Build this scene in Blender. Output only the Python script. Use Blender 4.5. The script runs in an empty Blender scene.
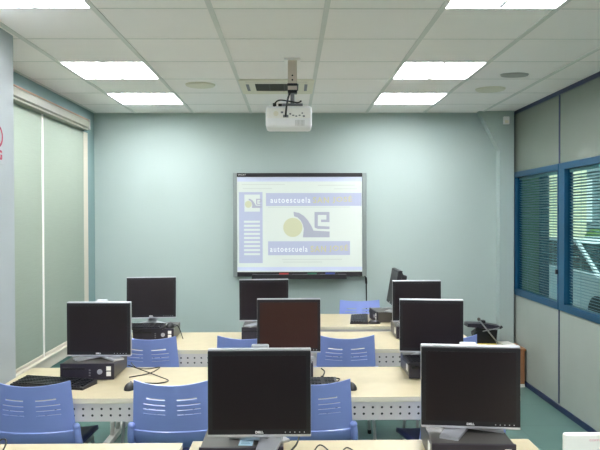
import bpy, bmesh, math, random
from mathutils import Vector, Matrix
random.seed(7)
PI = math.pi
R = math.radians
scene = bpy.context.scene
COL = scene.collection

# ------------------------------------------------------------------ materials
def lin(c):
    c = c / 255.0
    return c / 12.92 if c <= 0.04045 else ((c + 0.055) / 1.055) ** 2.4

def rgb(r, g, b):
    return (lin(r), lin(g), lin(b), 1.0)

MATS = {}
def mat(name, col, rough=0.5, metal=0.0, spec=0.5, var=0.04, scale=6.0, bump=0.0, bscale=80.0, emit=None, estr=0.0, coat=0.0):
    m = bpy.data.materials.new(name)
    m.use_nodes = True
    nt = m.node_tree
    b = nt.nodes['Principled BSDF']
    b.inputs['Roughness'].default_value = rough
    b.inputs['Metallic'].default_value = metal
    b.inputs['Specular IOR Level'].default_value = spec
    if coat:
        b.inputs['Coat Weight'].default_value = coat
        b.inputs['Coat Roughness'].default_value = 0.15
    tc = nt.nodes.new('ShaderNodeTexCoord')
    if var:
        n = nt.nodes.new('ShaderNodeTexNoise')
        n.inputs['Scale'].default_value = scale
        n.inputs['Detail'].default_value = 3
        nt.links.new(tc.outputs['Object'], n.inputs['Vector'])
        cr = nt.nodes.new('ShaderNodeValToRGB')
        lo = [max(0, x * (1 - var)) for x in col[:3]] + [1]
        hi = [min(1, x * (1 + var)) for x in col[:3]] + [1]
        cr.color_ramp.elements[0].position = 0.3
        cr.color_ramp.elements[1].position = 0.7
        cr.color_ramp.elements[0].color = lo
        cr.color_ramp.elements[1].color = hi
        nt.links.new(n.outputs['Fac'], cr.inputs['Fac'])
        nt.links.new(cr.outputs['Color'], b.inputs['Base Color'])
    else:
        b.inputs['Base Color'].default_value = col
    if bump:
        n2 = nt.nodes.new('ShaderNodeTexNoise')
        n2.inputs['Scale'].default_value = bscale
        n2.inputs['Detail'].default_value = 4
        nt.links.new(tc.outputs['Object'], n2.inputs['Vector'])
        bp = nt.nodes.new('ShaderNodeBump')
        bp.inputs['Strength'].default_value = bump
        bp.inputs['Distance'].default_value = 0.004
        nt.links.new(n2.outputs['Fac'], bp.inputs['Height'])
        nt.links.new(bp.outputs['Normal'], b.inputs['Normal'])
    if emit is not None:
        b.inputs['Emission Color'].default_value = emit
        b.inputs['Emission Strength'].default_value = estr
    return m

def floor_mat():
    m = mat('floor_vinyl', rgb(90, 122, 115), 0.28, var=0.06, scale=3)
    nt = m.node_tree
    b = nt.nodes['Principled BSDF']
    src = b.inputs['Base Color'].links[0].from_socket
    tc = nt.nodes.new('ShaderNodeTexCoord')
    br = nt.nodes.new('ShaderNodeTexBrick')
    br.offset = 0.0
    br.inputs['Scale'].default_value = 1.0
    br.inputs['Brick Width'].default_value = 0.6
    br.inputs['Row Height'].default_value = 0.6
    br.inputs['Mortar Size'].default_value = 0.004
    br.inputs['Mortar'].default_value = rgb(80, 111, 104)
    nt.links.new(tc.outputs['Object'], br.inputs['Vector'])
    nt.links.new(src, br.inputs['Color1'])
    nt.links.new(src, br.inputs['Color2'])
    nt.links.new(br.outputs['Color'], b.inputs['Base Color'])
    return m

def glass_mat(name, tint):
    m = bpy.data.materials.new(name)
    m.use_nodes = True
    nt = m.node_tree
    nt.nodes.clear()
    out = nt.nodes.new('ShaderNodeOutputMaterial')
    mix = nt.nodes.new('ShaderNodeMixShader')
    tr = nt.nodes.new('ShaderNodeBsdfTransparent')
    tr.inputs['Color'].default_value = tint
    gl = nt.nodes.new('ShaderNodeBsdfGlossy')
    gl.inputs['Roughness'].default_value = 0.02
    lw = nt.nodes.new('ShaderNodeLayerWeight')
    lw.inputs['Blend'].default_value = 0.5
    pw = nt.nodes.new('ShaderNodeMath'); pw.operation = 'POWER'
    pw.inputs[1].default_value = 4.0
    ml = nt.nodes.new('ShaderNodeMath'); ml.operation = 'MULTIPLY_ADD'
    ml.inputs[1].default_value = 0.35; ml.inputs[2].default_value = 0.02
    nt.links.new(lw.outputs['Facing'], pw.inputs[0])
    nt.links.new(pw.outputs[0], ml.inputs[0])
    nt.links.new(ml.outputs[0], mix.inputs['Fac'])
    nt.links.new(tr.outputs['BSDF'], mix.inputs[1])
    nt.links.new(gl.outputs['BSDF'], mix.inputs[2])
    nt.links.new(mix.outputs['Shader'], out.inputs['Surface'])
    return m

def fabric_blind_mat(name, col, trans):
    m = bpy.data.materials.new(name)
    m.use_nodes = True
    nt = m.node_tree
    nt.nodes.clear()
    out = nt.nodes.new('ShaderNodeOutputMaterial')
    mix = nt.nodes.new('ShaderNodeMixShader')
    mix.inputs['Fac'].default_value = trans
    d = nt.nodes.new('ShaderNodeBsdfDiffuse')
    t = nt.nodes.new('ShaderNodeBsdfTranslucent')
    w = nt.nodes.new('ShaderNodeTexNoise')
    tc = nt.nodes.new('ShaderNodeTexCoord')
    mp = nt.nodes.new('ShaderNodeMapping')
    mp.inputs['Scale'].default_value = (2, 2, 60)
    w.inputs['Scale'].default_value = 3
    cr = nt.nodes.new('ShaderNodeValToRGB')
    cr.color_ramp.elements[0].color = [x * 0.94 for x in col[:3]] + [1]
    cr.color_ramp.elements[1].color = [min(1, x * 1.06) for x in col[:3]] + [1]
    nt.links.new(tc.outputs['Object'], mp.inputs['Vector'])
    nt.links.new(mp.outputs['Vector'], w.inputs['Vector'])
    nt.links.new(w.outputs['Fac'], cr.inputs['Fac'])
    nt.links.new(cr.outputs['Color'], d.inputs['Color'])
    nt.links.new(cr.outputs['Color'], t.inputs['Color'])
    nt.links.new(d.outputs['BSDF'], mix.inputs[1])
    nt.links.new(t.outputs['BSDF'], mix.inputs[2])
    nt.links.new(mix.outputs['Shader'], out.inputs['Surface'])
    return m

M = dict(
    wall=mat('wall_paint', rgb(165, 180, 176), 0.75, var=0.015, scale=2, bump=0.05, bscale=120),
    wall_teal=mat('wall_paint_teal', rgb(130, 156, 155), 0.75, var=0.015, scale=2, bump=0.05, bscale=120),
    below_sill=mat('teal_below_sill', rgb(98, 140, 132), 0.6, var=0.02),  # darker teal for the wall part below the left window sill
    wall_warm=mat('rear_wall_paint', rgb(190, 170, 160), 0.8, var=0.02),
    column=mat('column_paint', rgb(172, 181, 185), 0.75, var=0.015),
    floor=floor_mat(),
    ceil=mat('ceiling_tile', rgb(253, 247, 245), 0.9, var=0.012, scale=3, bump=0.08, bscale=250),
    tbar=mat('ceiling_t_bar', rgb(222, 221, 217), 0.6, var=0),
    slab=mat('concrete_slab', rgb(150, 150, 145), 0.9),
    white_metal=mat('white_enamel', rgb(238, 238, 240), 0.4, var=0),
    louvre=mat('fixture_louvre', rgb(246, 247, 250), 0.4, var=0),
    tube=mat('lit_fluorescent_diffuser', rgb(250, 250, 255), 0.5, var=0, emit=(0.97, 0.98, 1.0, 1), estr=19.0),
    cream=mat('cream_plastic', rgb(232, 226, 208), 0.5, var=0.01),
    cream_alu=mat('cream_aluminium', rgb(214, 206, 190), 0.45, var=0.01),
    cassette=mat('cassette_enamel', rgb(132, 134, 120), 0.5, var=0.01),
    salmon=mat('salmon_rail', rgb(170, 132, 116), 0.5, var=0.01),
    grille_bar=mat('grille_bar_plastic', rgb(92, 92, 86), 0.6, var=0.05),
    grille=mat('dark_grille', rgb(58, 58, 56), 0.6, var=0.05),
    grey_vent=mat('grey_plastic_vent', rgb(182, 181, 177), 0.6, var=0.02),
    blind=fabric_blind_mat('roller_blind_fabric', rgb(166, 178, 164), 0.25),
    slat=mat('venetian_slat_enamel', rgb(150, 172, 182), 0.4, var=0),
    glass=glass_mat('window_glass', (0.93, 0.97, 0.97, 1)),
    glass_tint=glass_mat('window_glass_tinted', (0.72, 0.9, 0.9, 1)),
    panel=mat('partition_panel_laminate', rgb(156, 164, 156), 0.42, var=0.02, scale=4),
    panel_up=mat('partition_upper_laminate', rgb(114, 123, 113), 0.5, var=0.02, scale=4),
    blue_alu=mat('blue_aluminium', rgb(20, 78, 112), 0.35, metal=0.3, var=0.02),
    navy_alu=mat('navy_aluminium', rgb(26, 42, 84), 0.4, metal=0.2, var=0.02),
    silver=mat('silver_plastic', rgb(196, 197, 202), 0.32, metal=0.55, var=0.01),
    silver_frame=mat('anodised_aluminium', rgb(140, 150, 148), 0.38, metal=0.6, var=0.02),
    black=mat('black_plastic', rgb(26, 25, 30), 0.42, var=0.03),
    dark_pc=mat('charcoal_plastic', rgb(42, 38, 50), 0.4, var=0.04),
    dark_top=mat('charcoal_steel', rgb(88, 84, 80), 0.34, metal=0.3, var=0.05),
    screen=mat('dark_lcd', rgb(24, 14, 19), 0.34, spec=0.45, var=0.02),
    screen_warm_reflection=mat('lcd_brown_reflection', rgb(52, 26, 19), 0.34, spec=0.45, var=0.02),  # brown of a warm reflection put into the screen colour
    key=mat('black_keycap', rgb(22, 23, 28), 0.32, var=0),
    rubber=mat('black_rubber', rgb(18, 18, 20), 0.5, var=0),
    whiteplas=mat('white_plastic', rgb(236, 236, 236), 0.35, var=0.01),
    grey_port=mat('grey_port', rgb(120, 120, 126), 0.5, var=0),
    beige_steel=mat('beige_painted_steel', rgb(206, 192, 180), 0.4, var=0.02),
    top=mat('beech_laminate', rgb(188, 176, 144), 0.36, var=0.035, scale=14),
    edge=mat('pale_edge_band', rgb(232, 224, 202), 0.45, var=0.01),
    steel=mat('grey_painted_steel', rgb(222, 216, 212), 0.4, metal=0.1, var=0.02),
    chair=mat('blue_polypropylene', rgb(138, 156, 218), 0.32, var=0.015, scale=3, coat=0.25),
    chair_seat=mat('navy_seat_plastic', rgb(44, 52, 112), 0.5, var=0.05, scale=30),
    chrome=mat('grey_tube_steel', rgb(176, 178, 182), 0.28, metal=0.7, var=0),
    brown=mat('brown_wood', rgb(146, 100, 66), 0.5, var=0.12, scale=12),
    yellow=mat('yellow_card', rgb(206, 184, 66), 0.6, var=0.03),
    paper=mat('white_paper', rgb(240, 238, 232), 0.7, var=0.01),
    carton=mat('glossy_white_card', rgb(246, 245, 236), 0.45, var=0.008),
    pink_ink=mat('pink_ink', rgb(240, 196, 200), 0.6, var=0),
    note=mat('pale_blue_paper', rgb(176, 210, 226), 0.7, var=0.01),
    note_ink=mat('blue_grey_ink', rgb(120, 160, 182), 0.7, var=0),
    red=mat('sign_red', rgb(160, 14, 62), 0.5, var=0),
    red_pen=mat('red_marker', rgb(180, 60, 60), 0.4, var=0),
    blue_pen=mat('blue_marker', rgb(60, 80, 160), 0.4, var=0),
    green_pen=mat('green_marker', rgb(40, 110, 80), 0.4, var=0),
    cream_wall=mat('cream_render', rgb(236, 226, 190), 0.8, var=0.03),
    corridor=mat('green_corridor_paint', rgb(120, 158, 128), 0.7, var=0.03),
    teal_frame=mat('teal_frame_paint', rgb(30, 96, 120), 0.5, var=0.02),
    facade=mat('grey_blue_facade', rgb(120, 136, 140), 0.8, var=0.06),
    asphalt=mat('asphalt', rgb(120, 122, 120), 0.9, var=0.1, scale=20),
    hedge=mat('hedge_leaf', rgb(92, 120, 52), 0.7, var=0.3, scale=9),
    car=mat('white_car_paint', rgb(226, 228, 228), 0.25, var=0, coat=0.5),
    car_glass=mat('dark_car_glass', rgb(34, 52, 50), 0.1, var=0),
)

def proj_mat(name, col, e=0.30):
    # the projected picture: light thrown on a white board
    return mat(name, [c * 0.58 for c in col[:3]] + [1], 0.6, var=0, emit=col, estr=e * 0.56)

# ------------------------------------------------------------------ mesh helpers
class MB:
    def __init__(self):
        self.bm = bmesh.new()

    def _xf(self, verts, mtx):
        if mtx is not None:
            bmesh.ops.transform(self.bm, matrix=mtx, verts=verts)

    def box(self, x0, x1, y0, y1, z0, z1, bev=0.0, seg=2, mtx=None):
        r = bmesh.ops.create_cube(self.bm, size=1.0)
        vs = r['verts']
        for v in vs:
            v.co = Vector(((x0 + x1) / 2 + v.co.x * (x1 - x0), (y0 + y1) / 2 + v.co.y * (y1 - y0), (z0 + z1) / 2 + v.co.z * (z1 - z0)))
        if bev > 0:
            es = list({e for v in vs for e in v.link_edges})
            rb = bmesh.ops.bevel(self.bm, geom=es, offset=bev, segments=seg, profile=0.5, affect='EDGES')
            vs = list({v for f in rb['faces'] for v in f.verts} | {v for v in vs if v.is_valid})
        self._xf(vs, mtx)
        return self

    def cyl(self, p0, p1, r0, r1=None, seg=16, caps=True):
        p0 = Vector(p0); p1 = Vector(p1)
        d = p1 - p0
        r1 = r0 if r1 is None else r1
        q = d.to_track_quat('Z', 'Y').to_matrix().to_4x4()
        mt = Matrix.Translation((p0 + p1) / 2) @ q
        bmesh.ops.create_cone(self.bm, cap_ends=caps, segments=seg, radius1=r0, radius2=r1, depth=d.length, matrix=mt)
        return self

    def ball(self, c, r, seg=16, scale=(1, 1, 1)):
        mt = Matrix.Translation(c) @ Matrix.Diagonal((scale[0], scale[1], scale[2], 1))
        bmesh.ops.create_uvsphere(self.bm, u_segments=seg, v_segments=max(6, seg // 2), radius=r, matrix=mt)
        return self

    def tube(self, pts, r, seg=8, smooth=6):
        P = [Vector(p) for p in pts]
        if smooth and len(P) > 2:
            Q = []
            for i in range(len(P) - 1):
                a = P[max(0, i - 1)]; b = P[i]; c = P[i + 1]; d = P[min(len(P) - 1, i + 2)]
                for k in range(smooth):
                    t = k / smooth
                    Q.append(0.5 * ((2 * b) + (c - a) * t + (2 * a - 5 * b + 4 * c - d) * t * t + (3 * b - a - 3 * c + d) * t ** 3))
            Q.append(P[-1])
            P = Q
        rings = []
        up = Vector((0.13, 0.31, 1)).normalized()
        for i, p in enumerate(P):
            t = (P[min(i + 1, len(P) - 1)] - P[max(i - 1, 0)])
            if t.length < 1e-9:
                t = Vector((0, 0, 1))
            t.normalize()
            n = up - t * up.dot(t)
            if n.length < 1e-4:
                n = Vector((1, 0, 0)) - t * t.x
            n.normalize()
            b = t.cross(n)
            rings.append([self.bm.verts.new(p + n * (r * math.cos(2 * PI * k / seg)) + b * (r * math.sin(2 * PI * k / seg))) for k in range(seg)])
            up = n
        for a, b in zip(rings, rings[1:]):
            for k in range(seg):
                self.bm.faces.new((a[k], a[(k + 1) % seg], b[(k + 1) % seg], b[k]))
        self.bm.faces.new(list(reversed(rings[0])))
        self.bm.faces.new(rings[-1])
        return self

    def prism(self, poly, axis, a0, a1, mtx=None):
        # poly: list of 2D points, extruded along axis ('x','y','z')
        def mk(p, a):
            if axis == 'x': return Vector((a, p[0], p[1]))
            if axis == 'y': return Vector((p[0], a, p[1]))
            return Vector((p[0], p[1], a))
        A = [self.bm.verts.new(mk(p, a0)) for p in poly]
        B = [self.bm.verts.new(mk(p, a1)) for p in poly]
        n = len(poly)
        f1 = self.bm.faces.new(A); f2 = self.bm.faces.new(list(reversed(B)))
        for i in range(n):
            self.bm.faces.new((A[i], B[i], B[(i + 1) % n], A[(i + 1) % n]))
        self._xf(A + B, mtx)
        return self

    def quad(self, pts):
        self.bm.faces.new([self.bm.verts.new(Vector(p)) for p in pts])
        return self

    def mesh(self, name, m, smooth=False):
        bmesh.ops.recalc_face_normals(self.bm, faces=self.bm.faces[:])
        me = bpy.data.meshes.new(name)
        self.bm.to_mesh(me)
        self.bm.free()
        me.materials.append(m)
        if smooth:
            for p in me.polygons:
                p.use_smooth = True
        return me

    def build(self, name, m, parent=None, loc=(0, 0, 0), rot=(0, 0, 0), smooth=False):
        o = bpy.data.objects.new(name, self.mesh(name, m, smooth))
        COL.objects.link(o)
        o.location = loc
        o.rotation_euler = rot
        o.parent = parent
        if smooth:
            try:
                md = o.modifiers.new('split', 'EDGE_SPLIT')
                md.split_angle = R(40)
            except Exception:
                pass
        return o

def tag(o, label=None, cat=None, group=None, kind=None):
    if label: o['label'] = label
    if cat: o['category'] = cat
    if group: o['group'] = group
    if kind: o['kind'] = kind
    return o

def empty(name, loc=(0, 0, 0), rz=0.0):
    o = bpy.data.objects.new(name, None)
    o.empty_display_size = 0.1
    COL.objects.link(o)
    o.location = loc
    o.rotation_euler = (0, 0, rz)
    return o

CH = {}
def kids(o):
    return [c for c in bpy.data.objects if c.parent is o]

def copy_tree(o, parent=None):
    c = o.copy()
    COL.objects.link(c)
    if parent is not None:
        c.parent = parent
    for ch in kids(o):
        copy_tree(ch, c)
    return c

def text_mesh(name, body, size, m, parent, loc, rot, align='LEFT', width=None, extrude=0.0004, offset=0.0, height=None, weight=0.0, spacing=1.0):
    cu = bpy.data.curves.new(name + '_curve', 'FONT')
    cu.body = body
    cu.size = size
    cu.align_x = align
    cu.extrude = extrude
    cu.offset = weight
    cu.space_character = spacing
    t = bpy.data.objects.new(name + '_tmp', cu)
    COL.objects.link(t)
    bpy.context.view_layer.update()
    dg = bpy.context.evaluated_depsgraph_get()
    me = bpy.data.meshes.new_from_object(t.evaluated_get(dg))
    bpy.data.objects.remove(t)
    xs = [v.co.x for v in me.vertices]; ys = [v.co.y for v in me.vertices]
    w0, h0 = max(xs) - min(xs), max(ys) - min(ys)
    sx = width / w0 if width else 1
    sy = height / h0 if height else sx
    cx = {'LEFT': min(xs), 'CENTER': (min(xs) + max(xs)) / 2, 'RIGHT': max(xs)}[align]
    y0 = min(ys)
    for v in me.vertices:
        v.co.x = (v.co.x - cx) * sx
        v.co.y = (v.co.y - y0) * sy
    me.materials.clear()
    me.materials.append(m)
    me.name = name
    o = bpy.data.objects.new(name, me)
    COL.objects.link(o)
    o.parent = parent
    o.location = loc
    o.rotation_euler = rot
    return o

# ------------------------------------------------------------------ dimensions (metres; X right, Y into the room, Z up)
YB = 7.06          # end wall
XL, XR = -2.02, 2.30
ZC = 2.74
YF = -2.6          # wall behind the camera
T = 0.6
GX0, GY0 = -1.597, 2.32    # ceiling grid phase

# ------------------------------------------------------------------ setting
def struct(name, mb, m, parent=None):
    o = mb.build(name, m, parent)
    if parent is None:
        tag(o, kind='structure')
    return o

struct('floor', MB().box(-2.3, 2.36, YF - 0.1, YB + 0.15, -0.1, 0.0), M['floor'])
struct('wall_back', MB().box(-2.3, 2.36, YB, YB + 0.15, 0, ZC + 0.15), M['wall'])
struct('wall_front', MB().box(-2.3, 2.36, YF - 0.15, YF, 0, ZC + 0.15), M['wall_warm'])
wl = MB()
wl.box(-2.3, XL, YF, 4.06, 0, ZC + 0.15)
wl.box(-2.3, XL, 4.06, 6.72, 2.56, ZC + 0.15)
wl.box(-2.3, XL, 6.72, YB, 0, ZC + 0.15)
wl.box(-2.3, XL, 4.06, 6.72, 0.44, 0.50)
struct('wall_left', wl, M['wall_teal'])
struct('trim_1', MB().box(-2.3, XL - 0.001, 4.06, 6.72, 0.0, 0.44), M['below_sill'])
struct('trim_2', MB().box(-2.0, XL + 0.03, 4.061, 6.80, 0.43, 0.515, 0.004).box(-2.28, XL + 0.04, 4.061, 6.80, 0.515, 0.535, 0.004), M['cream_alu'])
struct('column_left', MB().box(-2.3, -1.635, 3.35, 4.06, 0, ZC), M['column'])
struct('column_right', MB().box(2.13, 2.275, 6.94, YB, 0, ZC), M['wall'])
struct('trim_3', MB().prism([(1.92, ZC), (2.13, ZC), (2.13, 2.34)], 'y', 6.95, YB), M['wall'])

# left window behind the blinds
w1 = empty('window_1', (0, 0, 0)); tag(w1, kind='structure')
fr = MB()
for (y0, y1) in ((4.06, 4.12), (5.39, 5.50), (6.66, 6.72)):
    fr.box(-2.20, -2.14, y0, y1, 0.535, 2.56)
fr.box(-2.20, -2.14, 4.06, 6.72, 0.535, 0.60).box(-2.20, -2.14, 4.06, 6.72, 2.50, 2.56)
fr.build('window_frame', M['paper'], w1)
MB().box(-2.18, -2.175, 4.1, 6.6, 0.6, 2.55).build('glass_pane', M['glass'], w1)

# ceiling: tiles with openings for what is recessed in it
TX = 0.594
def cell_x(i): return GX0 + TX * i
def cell_y(j): return GY0 + T * j
LIGHTS = [(0, 1), (4, 1), (0, 4), (4, 4), (0, 6), (4, 6), (0, -2), (4, -2), (0, -5), (4, -5)]
AC = (2, 5)
open_cells = set(LIGHTS) | {AC}
ce = MB()
xs = [-2.3] + [cell_x(i) for i in range(0, 7)] + [2.36]
ys = [YF - 0.1] + [cell_y(j) for j in range(-8, 8)] + [YB + 0.1]
for i in range(len(xs) - 1):
    for j in range(len(ys) - 1):
        if (i - 1, j - 9) in open_cells:
            continue
        ce.box(xs[i], xs[i + 1], ys[j], ys[j + 1], ZC, ZC + 0.015)
struct('ceiling', ce, M['ceil'])
struct('ceiling_slab', MB().box(-2.3, 2.36, YF - 0.15, YB + 0.15, ZC + 0.15, ZC + 0.3), M['slab'])
tb = MB()
for i in range(0, 7):
    tb.box(cell_x(i) - 0.014, cell_x(i) + 0.014, YF, YB, ZC - 0.006, ZC)
for j in range(-8, 8):
    tb.box(XL, XR, cell_y(j) - 0.005, cell_y(j) + 0.005, ZC - 0.002, ZC)
struct('ceiling_grid', tb, M['tbar'])
struct('trim_4', MB().box(XL, XL + 0.025, 4.06, YB, ZC - 0.004, ZC).box(XL, XR, YB - 0.02, YB, ZC - 0.004, ZC), M['tbar'])

# ------------------------------------------------------------------ recessed lights
def make_light():
    r = empty('ceiling_light')
    f = MB()
    h = 0.290
    for (a, b, c, d) in ((-h, -h + 0.008, -h, h), (h - 0.008, h, -h, h), (-h, h, -h, -h + 0.008), (-h, h, h - 0.008, h)):
        f.box(a, b, c, d, -0.004, 0.075)
    f.box(-h, h, -h, h, 0.075, 0.085)
    f.build('housing', M['white_metal'], r)
    lv = MB()
    lv.box(-0.010, 0.010, -h, h, 0.002, 0.021)
    for x in (-0.205, -0.075, 0.075, 0.205):
        lv.box(x - 0.005, x + 0.005, -h, h, 0.004, 0.021)
    lv.build('louvre', M['louvre'], r)
    for s in (-1, 1):
        d = MB().box(s * 0.144 - 0.136, s * 0.144 + 0.136, -0.28, 0.28, 0.022, 0.04, 0.004)
        d.build('diffuser', M['tube'], r)
    return r
light0 = make_light()
LAB = {
    (0, 1): 'square fluorescent ceiling light cut by the top left corner of the view',
    (4, 1): 'square fluorescent ceiling light nearest the top right, cut by the top edge',
    (0, 4): 'middle fluorescent ceiling light of the left row, above the long blinds',
    (4, 4): 'middle fluorescent ceiling light of the right row, beside the grey oval vent',
    (0, 6): 'farthest fluorescent ceiling light of the left row, close to the end wall',
    (4, 6): 'farthest fluorescent ceiling light of the right row, close to the end wall',
    (0, -2): 'square fluorescent ceiling light of the left row above the near desks',
    (4, -2): 'square fluorescent ceiling light of the right row above the near desks',
    (0, -5): 'rearmost square fluorescent ceiling light of the left row',
    (4, -5): 'rearmost square fluorescent ceiling light of the right row',
}
for n, (i, j) in enumerate(LIGHTS):
    o = light0 if n == 0 else copy_tree(light0)
    o.location = (cell_x(i) + TX / 2, cell_y(j) + T / 2, ZC)
    tag(o, LAB[(i, j)], 'ceiling light', 'recessed fluorescent ceiling lights')

# air conditioning cassette in the ceiling
ac = empty('air_conditioner', (cell_x(AC[0]) + TX / 2, cell_y(AC[1]) + T / 2, ZC))
tag(ac, 'cream air conditioning cassette with dark grille set in the ceiling behind projector pole', 'air conditioner')
f = MB()
hh = 0.298
f.box(-hh, hh, -hh, -0.16, -0.012, 0.01, 0.003).box(-hh, hh, 0.16, hh, -0.012, 0.01, 0.003)
f.box(-hh, -0.175, -0.16, 0.16, -0.012, 0.01, 0.003).box(0.175, hh, -0.16, 0.16, -0.012, 0.01, 0.003)
f.build('front_panel', M['cream'], ac)
g = MB().box(-0.175, 0.175, -0.16, 0.16, 0.004, 0.01)
g.build('intake_grille', M['grille'], ac)
g = MB()
for k in range(11):
    y = -0.15 + k * 0.03
    g.box(-0.175, 0.175, y - 0.003, y + 0.003, -0.010, 0.0)
for x in (-0.06, 0.06):
    g.box(x - 0.004, x + 0.004, -0.16, 0.16, -0.009, 0.003)
g.build('grille_bars', M['grille_bar'], ac)
for s in (-1, 1):
    MB().box(s * 0.235 - 0.012, s * 0.235 + 0.012, -0.14, 0.14, -0.0135, -0.011).build('air_outlet', M['grey_port'], ac)
MB().box(-0.245, 0.245, -0.245, -0.225, -0.0135, -0.011).build('air_outlet', M['cream_alu'], ac)

def disc_speaker(name, x, y, r, m, label, cat, flat=1.0):
    t = empty(name, (x, y, ZC))
    tag(t, label, cat)
    MB().cyl((0, 0, -0.012), (0, 0, 0), r * 0.93, r, 32).build('rim', m, t, smooth=True)
    d = MB()
    for k in range(4):
        q = r * (0.2 + 0.18 * k)
        n = 28
        for a in range(n):
            a0, a1 = 2 * PI * a / n, 2 * PI * (a + 1) / n
            d.quad([(q * math.cos(a0), q * math.sin(a0), -0.0128), (q * math.cos(a1), q * math.sin(a1), -0.0128),
                    ((q + 0.01) * math.cos(a1), (q + 0.01) * math.sin(a1), -0.0128), ((q + 0.01) * math.cos(a0), (q + 0.01) * math.sin(a0), -0.0128)])
    d.build('grille', m, t)
    return t
disc_speaker('ceiling_speaker', -0.73, 5.55, 0.122, M['cream'], 'round cream ceiling speaker left of the air conditioning cassette', 'speaker')
disc_speaker('ceiling_speaker', 1.68, 5.74, 0.125, M['cream'], 'round cream ceiling speaker on the right, behind the grey oval vent', 'speaker')
cv = disc_speaker('ceiling_vent', 1.69, 5.15, 0.108, M['grey_vent'], 'oval grey ceiling vent right of the middle right ceiling light', 'vent')
cv.scale = (1, 0.66, 1)

# ------------------------------------------------------------------ roller blinds
def roller_blind(y0, y1, label):
    t = empty('roller_blind', (XL, (y0 + y1) / 2, 0.55))
    tag(t, label, 'blind', 'roller blinds over the left window')
    h = (y1 - y0) / 2
    b = MB()
    b.box(0.012, 0.014, -h, h, 0.0, 1.95)
    b.build('fabric', M['blind'], t)
    MB().box(0.006, 0.02, -h, h, -0.01, 0.014, 0.004).build('bottom_bar', M['cream_alu'], t)
    return t
roller_blind(4.08, 5.53, 'grey green roller blind nearest the left column, fully lowered')
roller_blind(5.572, 6.64, 'grey green roller blind nearest the end wall, fully lowered')
cs = empty('blind_cassette', (XL, 5.40, 2.5))
tag(cs, 'long cream aluminium cassette holding the roller blinds at window head', 'blind cassette')
MB().prism([(0, 0.095), (0.075, 0.095), (0.085, 0.08), (0.085, 0.03), (0.07, 0.02), (0, 0.02)], 'y', -1.335, 1.20).build('cover', M['cassette'], cs)
MB().box(0, 0.078, -1.335, 1.20, 0.096, 0.108, 0.003).build('top_rail', M['salmon'], cs)
MB().box(0.0, 0.075, -1.335, 1.20, 0.002, 0.018, 0.004).build('bottom_lip', M['cassette'], cs)
MB().box(0.0, 0.09, 1.20, 1.22, 0.01, 0.108, 0.003).build('end_cap', M['grey_vent'], cs)
struct('trim_9', MB().box(XL, XL + 0.018, 5.534, 5.568, 0.537, 2.52, 0.003), M['paper'])
struct('trim_5', MB().box(XL, XL + 0.012, 6.655, 6.79, 0.537, 2.5, 0.002), M['cream_alu'])

# no-smoking sign, at the edge of the view
sg = empty('warning_sign', (-1.635, 3.832, 2.09))
tag(sg, 'white warning sign with red ring on the left column', 'sign')
MB().box(0, 0.003, -0.13, 0.10, -0.12, 0.16, 0.001).build('sheet', M['column'], sg)
ring = MB()
n = 40
for a in range(n):
    a0, a1 = 2 * PI * a / n, 2 * PI * (a + 1) / n
    P = lambda rr, aa: (0.0036, 0.006 + rr * math.cos(aa), 0.035 + rr * math.sin(aa))
    ring.quad([P(0.046, a0), P(0.046, a1), P(0.062, a1), P(0.062, a0)])
ring.build('red_ring', M['red'], sg)
text_mesh('red_letter', 'G', 0.06, M['red'], sg, (0.0036, 0.055, -0.095), (PI / 2, 0, PI / 2), 'RIGHT', width=0.045, height=0.055, weight=0.003)

# ------------------------------------------------------------------ blue framed partition on the right
wr = MB()
YP = [2.22, 3.42, 4.62, 5.82, 7.02]
wr.box(XR, XR + 0.06, YF, 2.22, 0, ZC)
for a, b in zip(YP, YP[1:]):
    wr.box(XR, XR + 0.06, a, b, 0.0, 0.88)
    if b < 4.7:
        wr.box(XR, XR + 0.06, a, b, 0.88, 2.11)
wr.box(XR, XR + 0.06, 7.02, YB, 0, ZC)
struct('wall_right', wr, M['panel'])
up = MB()
for a, b in zip(YP, YP[1:]):
    up.box(XR, XR + 0.06, a, b, 2.11, ZC)
struct('trim_6', up, M['panel_up'])
fr = MB()
for y in YP[:-1]:
    fr.box(XR - 0.006, XR + 0.01, y - 0.009, y + 0.009, 0.06, 0.88)
    fr.box(XR - 0.006, XR + 0.01, y - 0.011, y + 0.011, 2.11, ZC)
fr.box(XR - 0.008, XR + 0.065, 7.005, 7.03, 0, ZC)
fr.box(XR - 0.012, XR + 0.062, YF, 7.03, 2.705, ZC)
struct('trim_7', fr, M['navy_alu'])
struct('baseboard_right', MB().box(XR - 0.012, XR + 0.0, YF, 7.05, 0, 0.05, 0.003), M['navy_alu'])

def part_window(n, y0, y1):
    w = empty('window_%d' % n, (0, 0, 0)); tag(w, kind='structure')
    f = MB()
    f.box(XR - 0.012, XR + 0.065, y0, y1, 2.062, 2.118, 0.004)
    f.box(XR - 0.012, XR + 0.065, y0, y1, 0.865, 0.925, 0.004)
    f.box(XR - 0.012, XR + 0.065, y0, y0 + (0.022 if n == 2 else 0.05), 0.92, 2.065, 0.004)
    f.box(XR - 0.012, XR + 0.065, y1 - (0.05 if n == 2 else 0.125), y1, 0.92, 2.065, 0.004)
    f.build('window_frame', M['blue_alu'], w)
    MB().box(XR + 0.016, XR + 0.02, y0 + 0.02, y1 - 0.05, 0.92, 2.07).build('glass_pane', M['glass_tint'], w)
    if n == 2:
        MB().box(XR - 0.03, XR - 0.011, y0 - 0.01, y0 + 0.022, 1.17, 1.21, 0.004).build('latch', M['black'], w)
    return w
part_window(2, 5.825, 7.00)
part_window(3, 4.62, 5.815)

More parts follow.
